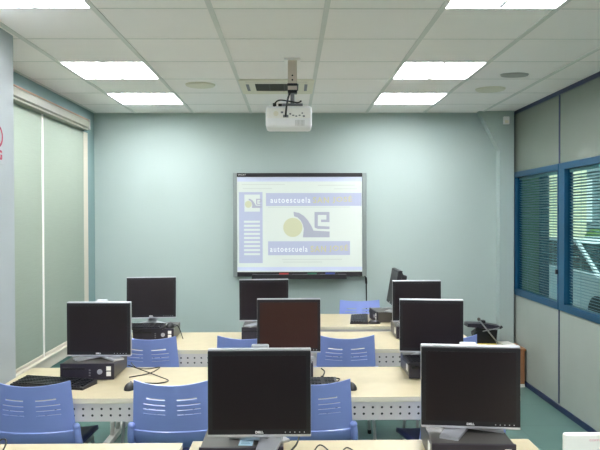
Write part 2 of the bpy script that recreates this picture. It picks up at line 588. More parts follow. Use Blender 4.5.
def venetian(y0, y1, label):
    t = empty('venetian_blind', (XR + 0.042, (y0 + y1) / 2, 0.93))
    tag(t, label, 'blind', 'venetian blinds in the partition windows')
    h = (y1 - y0) / 2
    MB().box(-0.012, 0.012, -h, h, 1.105, 1.13, 0.002).build('head_rail', M['slat'], t)
    s = MB()
    n = 45
    for k in range(n):
        z = 0.012 + k * 1.09 / n
        m = Matrix.Translation((0, 0, z)) @ Matrix.Rotation(R(28), 4, 'Y')
        s.box(-0.011, 0.011, -h, h, -0.0006, 0.0006, mtx=m)
    s.build('slats', M['slat'], t)
    for y in (-h * 0.6, h * 0.6):
        MB().cyl((0, y, 0), (0, y, 1.105), 0.0015, seg=6).build('ladder_cord', M['slat'], t)
venetian(5.855, 6.945, 'blue venetian blind in the partition window next to the end wall')
venetian(4.68, 5.685, 'blue venetian blind in the partition window cut by the right edge')

sb = empty('wall_sensor', (2.19, 6.94, 2.64))
tag(sb, 'small white sensor box at the top of the corner pillar', 'sensor')
MB().box(-0.03, 0.03, -0.03, 0, -0.04, 0.04, 0.006).build('case', M['whiteplas'], sb)
MB().box(-0.018, 0.018, -0.033, -0.029, -0.028, 0.0, 0.003).build('lens', M['cream'], sb)

# ------------------------------------------------------------------ what lies beyond the partition
struct('corridor_floor', MB().box(2.36, 3.95, -1.0, 10.5, -0.1, 0.0), M['floor'])
struct('corridor_ceiling', MB().box(2.36, 4.0, -1.0, 10.6, ZC, ZC + 0.3), M['ceil'])
struct('wall_corridor', MB().box(2.30, 3.83, 10.5, 10.6, 0, ZC).box(2.30, 2.36, 7.2, 10.5, 0, ZC), M['corridor'])
sf = MB()
for y in (4.4, 7.3, 10.5):
    sf.box(3.83, 3.97, y - 0.05, y + 0.12, -0.15, ZC)
sf.box(3.85, 3.95, 2.0, 10.6, -0.15, 0.12).box(3.85, 3.95, 2.0, 10.6, 2.5, ZC)
struct('trim_8', sf, M['teal_frame'])
struct('ground', MB().box(-40, 40, -20, 60, -0.4, -0.2), M['asphalt'])

bl = empty('building', (10.2, 24.2, -0.2)); tag(bl, 'grey blue building with pale windows seen through the right blind', 'building')
MB().box(-2.2, 6, 0, 6, 0, 9).build('wall', M['facade'], bl)
for i in range(3):
    for k in range(3):
        wn = MB().box(-1.6 + i * 1.3, -0.8 + i * 1.3, -0.08, 0.02, 1.6 + k * 2.4, 3.2 + k * 2.4)
        wn.build('window', M['whiteplas'], bl)
b2 = empty('building', (7.5, 18.5, -0.2)); tag(b2, 'cream rendered house seen through the partition window nearest the end wall', 'building')
MB().box(-2.5, 0.55, 0, 5, 0, 6).build('wall', M['cream_wall'], b2)
MB().box(-2.7, 0.75, -0.2, 5.2, 6, 6.3).build('roof', M['brown'], b2)
hg = MB()
for k in range(46):
    c = (random.uniform(-0.9, 0.9), random.uniform(-0.4, 0.4), random.uniform(0.3, 1.55))
    hg.ball(c, random.uniform(0.22, 0.36), 8)
hedge = hg.build('hedge', M['hedge'], None, (8.3, 16.5, -0.2), smooth=True)
tag(hedge, 'green hedge beyond the white car outside the right window', 'hedge')

car = empty('car', (5.5, 11.6, -0.2)); tag(car, 'white car parked outside behind the partition window blinds', 'car')
prof = [(-2.0, 0.35), (-2.05, 0.6), (-1.95, 0.85), (-0.95, 0.95), (1.6, 0.98), (2.0, 0.9), (2.05, 0.5), (2.0, 0.35)]
MB().prism(prof, 'x', -0.82, 0.82).build('body', M['car'], car)
cab = [(-0.95, 0.94), (-0.2, 1.42), (1.1, 1.44), (1.75, 0.97)]
MB().prism(cab, 'x', -0.68, 0.68).build('windows', M['car_glass'], car)
rf = MB().prism([(-0.26, 1.40), (-0.16, 1.47), (1.08, 1.48), (1.16, 1.41)], 'x', -0.70, 0.70)
for s in (-1, 1):
    for (p, q) in (((-0.98, 0.94), (-0.2, 1.43)), ((0.45, 0.95), (0.45, 1.43)), ((1.75, 0.95), (1.1, 1.43))):
        rf.tube([(s * 0.69, p[0], p[1]), (s * 0.69, q[0], q[1])], 0.04, 6, 0)
rf.build('roof', M['car'], car)
for s in (-1, 1):
    for y in (-1.25, 1.3):
        MB().cyl((s * 0.66, y, 0.32), (s * 0.84, y, 0.32), 0.32, seg=24).cyl((s * 0.84, y, 0.32), (s * 0.85, y, 0.32), 0.19, seg=20).build('wheel', M['rubber'], car, smooth=True)

# ------------------------------------------------------------------ interactive whiteboard with the projected page
YW = 7.0
def bx(px): return (px - 291.0) / 683.0 * YW
def bz(py): return 1.675 - (py - 216.0) / 683.0 * YW
wb = empty('interactive_whiteboard', (0.09, YB, bz(277)))
tag(wb, 'silver framed interactive whiteboard showing a projected web page on the end wall', 'whiteboard')
OX, OY, OZ = wb.location
def rect(mb, x0, y0, x1, y1, lay):
    yy = YW - 0.0006 * lay - OY
    mb.quad([(bx(x0) - OX, yy, bz(y0) - OZ), (bx(x1) - OX, yy, bz(y0) - OZ), (bx(x1) - OX, yy, bz(y1) - OZ), (bx(x0) - OX, yy, bz(y1) - OZ)])
    return mb
def bbox(mb, x0, y0, x1, y1, d0, d1, bev=0.004):
    return mb.box(bx(x0) - OX, bx(x1) - OX, d0 - OY, d1 - OY, bz(y1) - OZ, bz(y0) - OZ, bev)
P_white = proj_mat('projected_white', rgb(222, 232, 224), 0.34)
P_bar = proj_mat('projected_titlebar', rgb(206, 216, 240), 0.34)
P_blue = proj_mat('projected_periwinkle', rgb(192, 200, 226), 0.25)
P_text = proj_mat('projected_text_white', rgb(240, 246, 244), 0.42)
P_yel = proj_mat('projected_yellow', rgb(216, 220, 182), 0.26)
P_dark = proj_mat('projected_slate', rgb(184, 188, 204), 0.24)
P_san = proj_mat('projected_gold', rgb(214, 210, 168), 0.27)
P_faint = proj_mat('projected_faint', rgb(212, 221, 215), 0.31)
bbox(MB(), 236, 175.5, 364, 273, YW + 0.001, YB - 0.004, 0.002).build('board_surface', M['whiteplas'], wb)
bbox(bbox(MB(), 233.2, 173, 237.2, 276.5, YW - 0.012, YB), 362.2, 173, 366.6, 276.5, YW - 0.012, YB).build('side_rails', M['silver_frame'], wb)
tb_ = bbox(MB(), 237, 173, 362.4, 176.9, YW - 0.010, YB).build('top_rail', M['black'], wb)
text_mesh('brand_lettering', 'SMART', 0.02, M['whiteplas'], tb_, (bx(238.2) - OX, YW - 0.0106 - OY, bz(175.4) - OZ), (PI / 2, 0, 0), 'LEFT', width=bx(246) - bx(238), height=0.012)
bbox(MB(), 237, 271.8, 362.4, 276.5, YW - 0.008, YB).build('bottom_rail', M['black'], wb)
pic = rect(MB(), 237.2, 176.2, 362.2, 271.8, 1).build('projected_page', P_white, wb)
rect(MB(), 237.4, 177, 362, 181.5, 2).build('title_bar', P_bar, pic)
rect(MB(), 237.4, 267, 362, 270.6, 2).build('task_bar', P_bar, pic)
tl = MB()
for (x0, x1, y) in ((242, 285, 184.5), (243, 272, 188.5), (318, 355, 185.5), (334, 357, 189), (282, 342, 259.6), (283, 322, 262.2)):
    rect(tl, x0, y - 0.6, x1, y + 0.4, 2)
rect(tl, 268, 206.8, 350, 207.6, 2)
tl.build('faint_text_lines', P_faint, pic)
side = rect(MB(), 239, 192, 262.6, 263, 2).build('page_sidebar', P_blue, pic)
rect(MB(), 244.5, 194.5, 260, 211.5, 3).build('emblem_card', P_white, pic)
for k in range(9):
    rect(MB(), 244, 220.6 + 4.05 * k, 260, 222.6 + 4.05 * k, 3).build('sidebar_link', P_white, pic)
rect(MB(), 266, 193, 361.6, 206, 2).build('page_banner', P_blue, pic)
rect(MB(), 268, 241.2, 350, 255.2, 2).build('page_banner', P_blue, pic)
def btext(name, s, x0, x1, ytop, ybot, m, lay=4, weight=0.0006):
    return text_mesh(name, s, 0.06, m, pic, (bx(x0) - OX, YW - 0.0006 * lay - OY, bz(ybot) - OZ), (PI / 2, 0, 0), 'LEFT', width=bx(x1) - bx(x0), height=bz(ytop) - bz(ybot), weight=weight, extrude=0.0002, spacing=1.25)
btext('banner_lettering', 'autoescuela', 270.5, 310.5, 197.2, 202.8, P_text)
btext('banner_lettering', 'SAN', 313, 329, 197.0, 203.2, P_san, weight=0.0016)
btext('banner_lettering', 'JOSÉ', 332.5, 352, 195.6, 203.4, P_san, weight=0.0016)
btext('banner_lettering', 'autoescuela', 270, 307.5, 246.2, 251.8, P_text)
btext('banner_lettering', 'SAN', 310.5, 326, 245.8, 252.2, P_san, weight=0.0016)
btext('banner_lettering', 'JOSÉ', 329, 348, 244.4, 252.4, P_san, weight=0.0016)

def logo(cx, cy, s, lay):
    # driving school emblem: yellow wheel, slate swoosh, square e
    yy = YW - 0.0006 * lay - OY
    def poly(pts, yo=0.0):
        mb = MB()
        mb.quad([(bx(cx + s * (x - 305)) - OX, yy - yo, bz(cy + s * (y - 224)) - OZ) for (x, y) in pts])
        return mb
    circ = [(292.8 + 9.6 * math.cos(2 * PI * k / 36), 227.4 + 9.6 * math.sin(2 * PI * k / 36)) for k in range(36)]
    poly(circ).build('logo_wheel', P_yel, pic)
    d = MB()
    def q(pts):
        d.quad([(bx(cx + s * (x - 305)) - OX, yy - 0.0005, bz(cy + s * (y - 224)) - OZ) for (x, y) in pts])
    arc_o = [(293.5, 211.8), (299, 212.8), (304, 216), (308, 220.5), (311.5, 226.2)]
    arc_i = [(294, 216.2), (297.5, 217.4), (300.5, 220.2), (302.6, 224.2), (303.8, 229)]
    for k in range(4):
        q([arc_o[k], arc_o[k + 1], arc_i[k + 1], arc_i[k]])
    q([(303.8, 229), (311.5, 226.2), (313.5, 230.6), (302.8, 237.4)])
    q([(302.8, 237.4), (313.5, 230.6), (329.6, 231.6), (329.6, 237.4)])
    # the square e
    q([(314.5, 212), (329.5, 212), (329.5, 215), (314.5, 215)])
    q([(314.5, 215), (317.8, 215), (317.8, 229), (314.5, 227.6)])
    q([(326.4, 215), (329.5, 215), (329.5, 222.2), (326.4, 222.2)])
    q([(321, 219.6), (326.4, 219.6), (326.4, 222.2), (321, 222.2)])
    q([(317.8, 226.0), (329.5, 226.6), (329.5, 229.2), (317.8, 229)])
    d.build('logo_mark', P_dark, pic)
logo(305, 224, 1.0, 3)
logo(252.8, 203, 0.36, 5)

tr_ = bbox(MB(), 252, 274.0, 346, 278.4, YW - 0.085, YW - 0.002, 0.004)
tr_.build('pen_tray', M['black'], wb)
for (px, m, lab) in ((285, 'red_pen', 'red marker pen lying on the whiteboard tray'),
                     (313, 'green_pen', 'green marker pen lying on the whiteboard tray'),
                     (331, 'blue_pen', 'blue marker pen lying on the whiteboard tray')):
    t = empty('marker_pen', (bx(px), YW - 0.055, bz(274.2) + 0.0095)); tag(t, lab, 'pen', 'marker pens on the whiteboard tray')
    MB().cyl((-0.06, 0, 0), (0.035, 0, 0), 0.009, seg=12).build('barrel', M[m], t, smooth=True)
    MB().cyl((0.035, 0, 0), (0.07, 0, 0), 0.010, 0.008, seg=12).build('cap', M['black'], t, smooth=True)
wc = MB().tube([(bx(364), YW - 0.005, bz(276)), (bx(366.4), YW - 0.012, bz(279)), (bx(366.8), YB - 0.012, bz(288)), (bx(367), YB - 0.01, bz(300)), (bx(366.5), YB - 0.012, 0.3), (bx(368), YB - 0.012, 0.008), (bx(380), YB - 0.03, 0.007)], 0.006).build('board_cable', M['rubber'], None, smooth=True)
tag(wc, 'black cable hanging from the right corner of the whiteboard', 'cable')
wk = MB().cyl((bx(366.2), YW + 0.02, bz(278)), (bx(366.6), YW + 0.025, bz(284)), 0.011).build('plug', M['rubber'], wc, smooth=True)

# ------------------------------------------------------------------ ceiling projector
pm = empty('projector_mount', (0.012, 4.66, ZC)); tag(pm, 'beige square ceiling pole with black bracket carrying the projector', 'projector mount')
MB().box(-0.055, 0.055, -0.055, 0.055, -0.012, 0, 0.002).build('ceiling_plate', M['ceil'], pm)
pl = MB().box(-0.031, 0.031, -0.031, 0.031, -0.215, -0.012, 0.003)
pole = pl.build('pole', M['beige_steel'], pm)
h = MB()
for z in (-0.115, -0.145):
    h.cyl((0, -0.0325, z), (0, -0.030, z), 0.006, seg=12)
h.build('bolt_holes', M['rubber'], pole)
MB().box(-0.034, 0.034, -0.034, 0.034, -0.185, -0.168, 0.002).box(-0.032, 0.032, -0.034, 0.034, -0.232, -0.212, 0.003).build('clamp', M['black'], pm)
MB().cyl((0, 0, -0.30), (0, 0, -0.23), 0.014).box(-0.07, 0.07, -0.012, 0.012, -0.325, -0.30, 0.003).build('swivel_arm', M['grey_port'], pm)
pr = empty('projector', (-0.013, 4.68, 2.265)); tag(pr, 'white projector hanging upside down from the ceiling pole', 'projector')
pb = MB().box(-0.155, 0.155, -0.12, 0.12, 0, 0.145, 0.02, 3).build('body', M['whiteplas'], pr, smooth=True)
MB().box(-0.145, 0.145, -0.123, -0.118, 0.062, 0.128, 0.002).build('connector_panel', M['paper'], pr)
pt = MB()
for (x, z, w, hgt) in ((-0.10, 0.09, 0.0, 0.018), (-0.045, 0.10, 0.008, 0.006), (-0.02, 0.075, 0.018, 0.009), (0.01, 0.09, 0.006, 0.005), (0.03, 0.08, 0.007, 0.004), (0.05, 0.075, 0.006, 0.004), (0.072, 0.08, 0.006, 0.004), (0.09, 0.095, 0.005, 0.004), (0.10, 0.075, 0.007, 0.005)):
    if w:
        pt.box(x - w, x + w, -0.126, -0.122, z - hgt, z + hgt)
pt.build('sockets', M['grey_port'], pr)
MB().cyl((-0.085, -0.1265, 0.092), (-0.085, -0.122, 0.092), 0.017).build('speaker_grille', M['cream'], pr, smooth=True)
vt = MB()
for k in range(7):
    vt.box(0.045 + k * 0.009, 0.049 + k * 0.009, -0.1225, -0.118, 0.012, 0.05)
vt.build('cooling_vent', M['grey_vent'], pr)
MB().cyl((0.09, 0.115, 0.075), (0.09, 0.15, 0.075), 0.036, seg=24).build('lens', M['black'], pr, smooth=True)
pc = MB()
pc.tube([(-0.02, -0.128, 0.075), (-0.018, -0.16, 0.10), (-0.01, -0.12, 0.17), (0.0, -0.06, 0.22), (0.02, -0.035, 0.27)], 0.0065)
pc.tube([(-0.095, -0.10, 0.142), (-0.09, -0.11, 0.165), (-0.06, -0.10, 0.185), (0.0, -0.09, 0.18), (0.06, -0.08, 0.172), (0.085, -0.075, 0.185)], 0.005)
pc.cyl((-0.095, -0.10, 0.14), (-0.095, -0.105, 0.165), 0.012)
pc.box(-0.07, -0.045, -0.115, -0.09, 0.142, 0.16, 0.003)
pc.build('cables', M['rubber'], pr, smooth=True)

# ------------------------------------------------------------------ desks
DZ = 0.73
def desk(name, x0, x1, y0, y1, label, cat='desk', group='rows of computer desks'):
    w, d = x1 - x0, y1 - y0
    t = empty(name, ((x0 + x1) / 2, (y0 + y1) / 2, 0)); tag(t, label, cat, group)
    hw, hd = w / 2, d / 2
    top = MB().box(-hw + 0.002, hw - 0.002, -hd + 0.002, hd - 0.002, DZ - 0.026, DZ, 0.0).build('tabletop', M['top'], t)
    e = MB()
    e.box(-hw, hw, -hd, -hd + 0.003, DZ - 0.027, DZ - 0.0008).box(-hw, hw, hd - 0.003, hd, DZ - 0.027, DZ - 0.0008)
    e.box(-hw, -hw + 0.003, -hd, hd, DZ - 0.027, DZ - 0.0008).box(hw - 0.003, hw, -hd, hd, DZ - 0.027, DZ - 0.0008)
    e.build('edge_band', M['edge'], top)
    # perforated modesty panel
    p = MB()
    bm = p.bm
    yy = -hd + 0.006
    z0, z1 = 0.607, DZ - 0.027
    pitch = 0.0478
    n = int((w - 0.16) / pitch)
    xa = -n * pitch / 2
    cache = {}
    def V(x, z):
        k = (round(x, 5), round(z, 5))
        if k not in cache:
            cache[k] = bm.verts.new((x, yy, z))
        return cache[k]
    rows = [(0.622, 0.656), (0.656, 0.690)]
    for (za, zb) in rows:
        for i in range(n):
            a, b = xa + i * pitch, xa + (i + 1) * pitch
            cx, cz = (a + b) / 2, (za + zb) / 2
            outer = [(b, cz), (b, zb), (cx, zb), (a, zb), (a, cz), (a, za), (cx, za), (b, za)]
            inner = [V(cx + 0.0068 * math.cos(k * PI / 4), cz + 0.0068 * math.sin(k * PI / 4)) for k in range(8)]
            O = [V(*q) for q in outer]
            for k in range(8):
                bm.faces.new((O[k], O[(k + 1) % 8], inner[(k + 1) % 8], inner[k]))
    xb = xa + n * pitch
    for (a, b, c, dd) in ((xa, xb, z0, 0.622), (xa, xb, 0.690, z1), (-hw + 0.05, xa, z0, z1), (xb, hw - 0.05, z0, z1)):
        p.quad([(a, yy, c), (b, yy, c), (b, yy, dd), (a, yy, dd)])
    mo = p.build('modesty_panel', M['steel'], t)
    md = mo.modifiers.new('thick', 'SOLIDIFY'); md.thickness = 0.002
    MB().box(-hw + 0.05, hw - 0.05, yy + 0.035, yy + 0.037, z0, z1).box(-hw + 0.05, hw - 0.05, yy + 0.001, yy + 0.037, z0, z0 + 0.002).build('panel_hollow_shade', M['grille'], mo)  # added dark backing stands for shade inside the panel, seen through holes
    for s in (-1, 1):
        l = MB()
        x = s * (hw - 0.045)
        l.box(x - 0.014, x + 0.014, -0.10, -0.06, 0.04, DZ - 0.03, 0.004)
        l.box(x - 0.014, x + 0.014, 0.06, 0.10, 0.04, DZ - 0.03, 0.004)
        l.box(x - 0.02, x + 0.02, -hd + 0.07, hd - 0.07, DZ - 0.055, DZ - 0.027, 0.004)
        lg = l.build('leg', M['steel'], t)
        MB().box(x - 0.025, x + 0.025, -hd + 0.06, hd - 0.06, 0.0, 0.042, 0.006).build('foot', M['steel'], lg)
    return t
desk('computer_desk', -1.86, -0.455, 2.13, 2.845, 'pale wood desk of the near row, left one, almost empty')
desk('computer_desk', -0.415, 1.0, 2.13, 2.865, 'pale wood desk of the near row carrying two monitors and a white box')
desk('computer_desk', -1.62, -0.215, 3.55, 4.28, 'pale wood desk of the second row at left window with keyboard and mouse')
desk('computer_desk', -0.205, 1.20, 3.55, 4.26, 'pale wood desk of the second row, right one, grey perforated panel below')
desk('computer_desk', -1.385, 0.015, 4.82, 5.56, 'pale wood desk of the third row, left one, behind two blue chairs')
desk('computer_desk', 0.025, 1.37, 4.82, 5.56, 'pale wood desk of the third row, right one, behind a single blue chair')
desk('computer_desk', 0.02, 1.40, 5.83, 6.57, 'pale wood teacher desk under the whiteboard with a monitor turned sideways')

# ------------------------------------------------------------------ chairs
def make_chair():
    t = empty('classroom_chair')
    b = MB()
    bm = b.bm
    us = [-1, -0.97, -0.9, -0.8, -0.72, -0.64, -0.55, -0.45, -0.35, -0.25, -0.15, -0.07, 0]
    us = us + [-u for u in reversed(us[:-1])]
    zs = [0.47, 0.485, 0.50, 0.52, 0.545, 0.565, 0.574, 0.578, 0.60, 0.63, 0.655, 0.671, 0.675, 0.697, 0.702, 0.724, 0.730, 0.755, 0.763, 0.78, 0.80, 0.82, 0.833, 0.841]
    slots = {0.671: 0.72, 0.697: 0.72, 0.724: 0.72, 0.755: 0.64}
    grid = []
    for z in zs:
        v = (z - 0.47) / (0.841 - 0.47)
        hw = 0.216 - 0.021 * v
        if z > 0.84:
            hw -= 0.010 * ((z - 0.84) / 0.026) ** 2
        row = []
        for u in us:
            x = u * hw
            y = -0.20 - 0.055 * v - 0.05 * (1 - u * u)
            if z < 0.574:
                q = (0.574 - z) / 0.105
                y += 0.07 * q * q
                y -= 0.0
            zz = z - 0.020 * (1 - u * u) * max(0, (v - 0.4) / 0.6)
            if z > 0.5765:
                y += 0.005
            row.append(bm.verts.new((x, y, zz)))
        grid.append(row)
    for j in range(len(zs) - 1):
        for i in range(len(us) - 1):
            um = (us[i] + us[i + 1]) / 2
            if zs[j] in slots and 0.15 < abs(um) < slots[zs[j]]:
                continue
            bm.faces.new((grid[j][i], grid[j][i + 1], grid[j + 1][i + 1], grid[j + 1][i]))
    bo = b.build('backrest', M['chair'], t)
    for p in bo.data.polygons: p.use_smooth = True
    md = bo.modifiers.new('thick', 'SOLIDIFY'); md.thickness = 0.006; md.offset = 0
    md = bo.modifiers.new('split', 'EDGE_SPLIT'); md.split_angle = R(35)
    # seat: shaped pad with front waterfall edge
    s = MB()
    bm = s.bm
    N, K = 16, 14
    g = []
    for j in range(K + 1):
        v = j / K
        row = []
        for i in range(N + 1):
            u = -1 + 2 * i / N
            hw = 0.205 + 0.015 * v - 0.03 * max(0, (v - 0.85) / 0.15) ** 2 - 0.02 * max(0, (0.12 - v) / 0.12) ** 2
            x = u * hw
            y = -0.185 + 0.40 * v
            z = 0.482 - 0.014 * (1 - u * u) * (1 - v * 0.7) - 0.02 * max(0, (v - 0.8) / 0.2) ** 2 + 0.008 * abs(u) ** 4
            row.append(bm.verts.new((x, y, z)))
        g.append(row)
    for j in range(K):
        for i in range(N):
            bm.faces.new((g[j][i], g[j][i + 1], g[j + 1][i + 1], g[j + 1][i]))
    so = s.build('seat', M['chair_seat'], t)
    for p in so.data.polygons: p.use_smooth = True
    md = so.modifiers.new('thick', 'SOLIDIFY'); md.thickness = 0.022; md.offset = -1
    for sx in (-1, 1):
        br = MB()
        br.tube([(sx * 0.216, -0.222, 0.598), (sx * 0.222, -0.212, 0.53), (sx * 0.220, -0.165, 0.47), (sx * 0.20, -0.11, 0.437)], 0.018, 10)
        br.ball((sx * 0.216, -0.224, 0.598), 0.0195, 12)
        br.build('side_bracket', M['chair'], t, smooth=True)
    fr = MB()
    fr.tube([(-0.19, 0.15, 0.425), (-0.19, -0.14, 0.43), (0.19, -0.14, 0.43), (0.19, 0.15, 0.425)], 0.011, 8, 0)
    fr.tube([(-0.19, 0.12, 0.42), (0.19, 0.12, 0.42)], 0.010, 8, 0)
    fr.build('seat_frame', M['chrome'], t, smooth=True)
    for sx in (-1, 1):
        for sy in (-1, 1):
            l = MB().tube([(sx * 0.19, 0.01 + sy * 0.13, 0.425), (sx * 0.215, 0.01 + sy * 0.20, 0.012)], 0.0115, 10, 0)
            lg = l.build('leg', M['chrome'], t, smooth=True)
            MB().cyl((sx * 0.215, 0.01 + sy * 0.20, 0.0), (sx * 0.214, 0.01 + sy * 0.198, 0.03), 0.014, seg=12).build('foot_cap', M['rubber'], lg)
    return t
chair0 = make_chair()
CHAIRS = [
    (-1.320, 3.73, 0, 'blue plastic chair of the second row nearest the left window'),
    (-0.605, 3.735, -1, 'blue plastic chair left of the near left monitor, partly behind it'),
    (0.105, 3.735, 0, 'blue plastic chair right of the near left monitor, half hidden by it'),
    (0.835, 3.69, 12, 'blue chair hidden behind the near right monitor, dark seat showing under the desk'),
    (-0.985, 5.02, -3, 'dark blue plastic chair just right of the second row left monitor'),
    (-0.32, 5.02, 0, 'blue plastic chair below the central third row monitor, only its top showing'),
    (0.385, 5.02, 0, 'blue plastic chair standing alone in front of the third row right desk'),
    (1.085, 5.0, 5, 'dark blue chair corner showing right of the second row right monitor'),
    (0.68, 6.52, 180, 'pale blue teacher chair behind the teacher desk under the whiteboard'),
]
for n, (x, y, a, lab) in enumerate(CHAIRS):
    o = chair0 if n == 0 else copy_tree(chair0)
    o.location = (x, y, 0)
    o.rotation_euler = (0, 0, R(a))
    tag(o, lab, 'chair', 'blue plastic classroom chairs')

# ------------------------------------------------------------------ monitors
MW, MH = 0.378, 0.310
def make_monitor():
    t = empty('computer_monitor')
    p = MB()
    hw = MW / 2
    p.box(-hw, hw, -0.075, -0.045, 0, MH, 0.003)
    pan = p.build('display_panel', M['black'], t)
    sh = MB()
    sh.box(-hw - 0.001, hw + 0.001, -0.064, -0.038, -0.0065, MH + 0.006, 0.003)
    sh.prism([(-0.04, 0.0), (-0.04, MH), (-0.005, MH - 0.05), (-0.005, 0.05)], 'x', -hw + 0.03, hw - 0.03)
    sh.build('rear_shell', M['silver'], pan)
    MB().box(-hw + 0.017, hw - 0.017, -0.0756, -0.0735, 0.022, MH - 0.017).build('screen', M['screen'], pan)
    bs = MB().box(-hw, hw, -0.0752, -0.06, -0.006, 0.004, 0.002).build('bottom_strip', M['silver'], pan)
    text_mesh('brand_logo', 'DELL', 0.02, M['whiteplas'], pan, (0, -0.0756, 0.007), (PI / 2, 0, 0), 'CENTER', width=0.030, height=0.009, weight=0.0012)
    bt = MB()
    for k in range(5):
        bt.cyl((0.095 + k * 0.0175, -0.0756, 0.011), (0.095 + k * 0.0175, -0.0735, 0.011), 0.0022, seg=8)
    bt.build('control_buttons', M['silver'], pan)
    MB().box(-0.033, 0.033, -0.004, 0.018, 0.012, 0.40, 0.006).build('stand_column', M['silver'], t)
    # wishbone foot: two flat arms running forward from the column
    b = MB()
    b.box(-0.05, 0.05, -0.02, 0.05, 0.0, 0.012, 0.004)
    for s in (-1, 1):
        m = Matrix.Rotation(R(s * 52), 4, 'Z')
        pts = [(-0.042, 0.0), (0.042, 0.0), (0.036, -0.165), (-0.036, -0.165)]
        bm = b.bm
        top = [bm.verts.new(m @ Vector((x, y, 0.024 if y > -0.1 else 0.010))) for x, y in pts]
        bot = [bm.verts.new(m @ Vector((x, y, 0.012 if y > -0.1 else 0.0))) for x, y in pts]
        bm.faces.new(top); bm.faces.new(bot[::-1])
        for i in range(4):
            bm.faces.new((top[i], bot[i], bot[(i + 1) % 4], top[(i + 1) % 4]))
    b.build('stand_base', M['silver'], t)
    return t
mon0 = make_monitor()
def set_mon(o, x, y, z, yaw, lift, tilt=0, base=0, col=None, colz=None, bshift=0.0):
    o.location = (x, y, z)
    o.rotation_euler = (0, 0, R(yaw))
    for c in kids(o):
        k = c.name.split('.')[0]
        if k == 'display_panel':
            c.location = (0, 0, lift)
            c.rotation_euler = (R(tilt), 0, 0)
        elif k == 'stand_base':
            c.rotation_euler = (0, 0, R(base))
            c.location = (bshift, 0, 0)
        elif k == 'stand_column':
            c.scale = (1, 1, (lift + (colz if colz is not None else 0.30)) / 0.40)

PCH = 0.095
PT = DZ + PCH + 0.0
MON = [
    # x, front depth, z base, yaw, bottom z, tilt, base rot, column top above panel bottom
    (-0.118, 2.50, 0, 0.870, 0, -60, MH + 0.010, 'black monitor with silver edges, nearest on the left, cables at its foot'),
    (0.697, 2.64, -7, 0.852, 0, 30, MH + 0.006, 'black monitor with silver edges, nearest on the right, on a desktop computer'),
    (-1.145, 4.06, -2, 0.851, 0, 0, MH + 0.012, 'black monitor on silver wishbone foot at the left end of second row'),
    (-0.015, 4.06, 0, 0.862, -3, 0, 0.28, 'brownish-reflecting black monitor in the middle of the second row'),
    (0.845, 4.10, -8, 0.854, 0, 10, 0.28, 'black monitor of the second row right, directly behind the nearest right monitor'),
    (-1.092, 5.33, 6, 0.880, -5, 0, 0.28, 'black monitor of the third row left, tilted back, a keyboard beneath it'),
    (-0.21, 5.26, 4, 0.872, 0, 0, 0.28, 'black monitor of the third row middle, below the whiteboard left corner'),
    (0.985, 5.33, 0, 0.851, 0, 0, 0.28, 'black monitor of the third row right, in front of the teacher desk'),
]
for n, (x, d, yaw, zb, tilt, br, ct, lab) in enumerate(MON):
    o = mon0 if n == 0 else copy_tree(mon0)
    tag(o, lab, 'monitor', 'flat black computer monitors')
    c, s = math.cos(R(yaw)), math.sin(R(yaw))
    set_mon(o, x - 0.075 * s, d + 0.075 * c, PT, yaw, zb - PT, tilt, br, colz=ct, bshift={0: 0.045, 1: -0.03}.get(n, 0.0))
# teacher's monitor, turned away and tilted back
o = copy_tree(mon0)
tag(o, 'black monitor on the teacher desk turned sideways with pale grey screen glare', 'monitor', 'flat black computer monitors')
set_mon(o, 0.955, 6.12, PT, -90, 0.875 - PT, -10, 0, colz=0.22)
pn = [c for c in kids(o) if c.name.startswith('display_panel')][0]
for x in (-0.035, 0.035):
    MB().box(x - 0.022, x + 0.022, -0.012, 0.035, 0.21, 0.275, 0.012, 3).build('rear_hinge', M['black'], pn, smooth=True)

def recolour(o, m):
    o.material_slots[0].link = 'OBJECT'
    o.material_slots[0].material = m
for c in kids(o):
    if c.name.startswith('stand_column'):
        recolour(c, M['black'])
for c in kids(pn):
    if c.name.startswith('rear_shell'):
        recolour(c, M['black'])
reflecting_mon = [q for q in bpy.data.objects if q.parent is None and q.get('label', '').startswith('brownish')][0]
for c in kids(reflecting_mon):
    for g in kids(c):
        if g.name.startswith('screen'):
            recolour(g, M['screen_warm_reflection'])
# ------------------------------------------------------------------ desktop computers
def make_pc():
    t = empty('desktop_computer')
    MB().box(-0.152, 0.152, -0.155, 0.17, 0.004, PCH, 0.004).build('case', M['dark_top'], t)
    b = MB()
    # bowed front bezel
    pts = [(-0.155, -0.152), (-0.155, -0.162), (-0.08, -0.168), (0.08, -0.168), (0.155, -0.162), (0.155, -0.152)]
    b.prism(pts, 'z', 0.004, PCH + 0.001)
    be = b.build('front_bezel', M['dark_pc'], t)
    MB().box(-0.14, -0.01, -0.1695, -0.163, 0.060, 0.074, 0.001).build('drive_slot', M['black'], be)
    pt = MB()
    for z in (0.025, 0.04, 0.055):
        pt.box(0.012, 0.022, -0.1692, -0.166, z, z + 0.008)
    pt.build('usb_ports', M['grey_port'], be)
    MB().cyl((0.075, -0.173, 0.05), (0.075, -0.166, 0.05), 0.015, seg=20).build('power_button', M['silver'], be, smooth=True)
    MB().box(0.112, 0.138, -0.1685, -0.160, 0.056, 0.080, 0.001).box(0.112, 0.138, -0.1685, -0.160, 0.024, 0.050, 0.001).build('stickers', M['paper'], be)
    MB().box(-0.1535, -0.151, -0.10, -0.05, 0.03, 0.075).build('side_label', M['paper'], t)
    ft = MB()
    for sx in (-1, 1):
        for sy in (-1, 1):
            ft.cyl((sx * 0.13, sy * 0.13, 0), (sx * 0.13, sy * 0.13, 0.006), 0.01, seg=10)
    ft.build('feet', M['rubber'], t)
    return t
pc0 = make_pc()
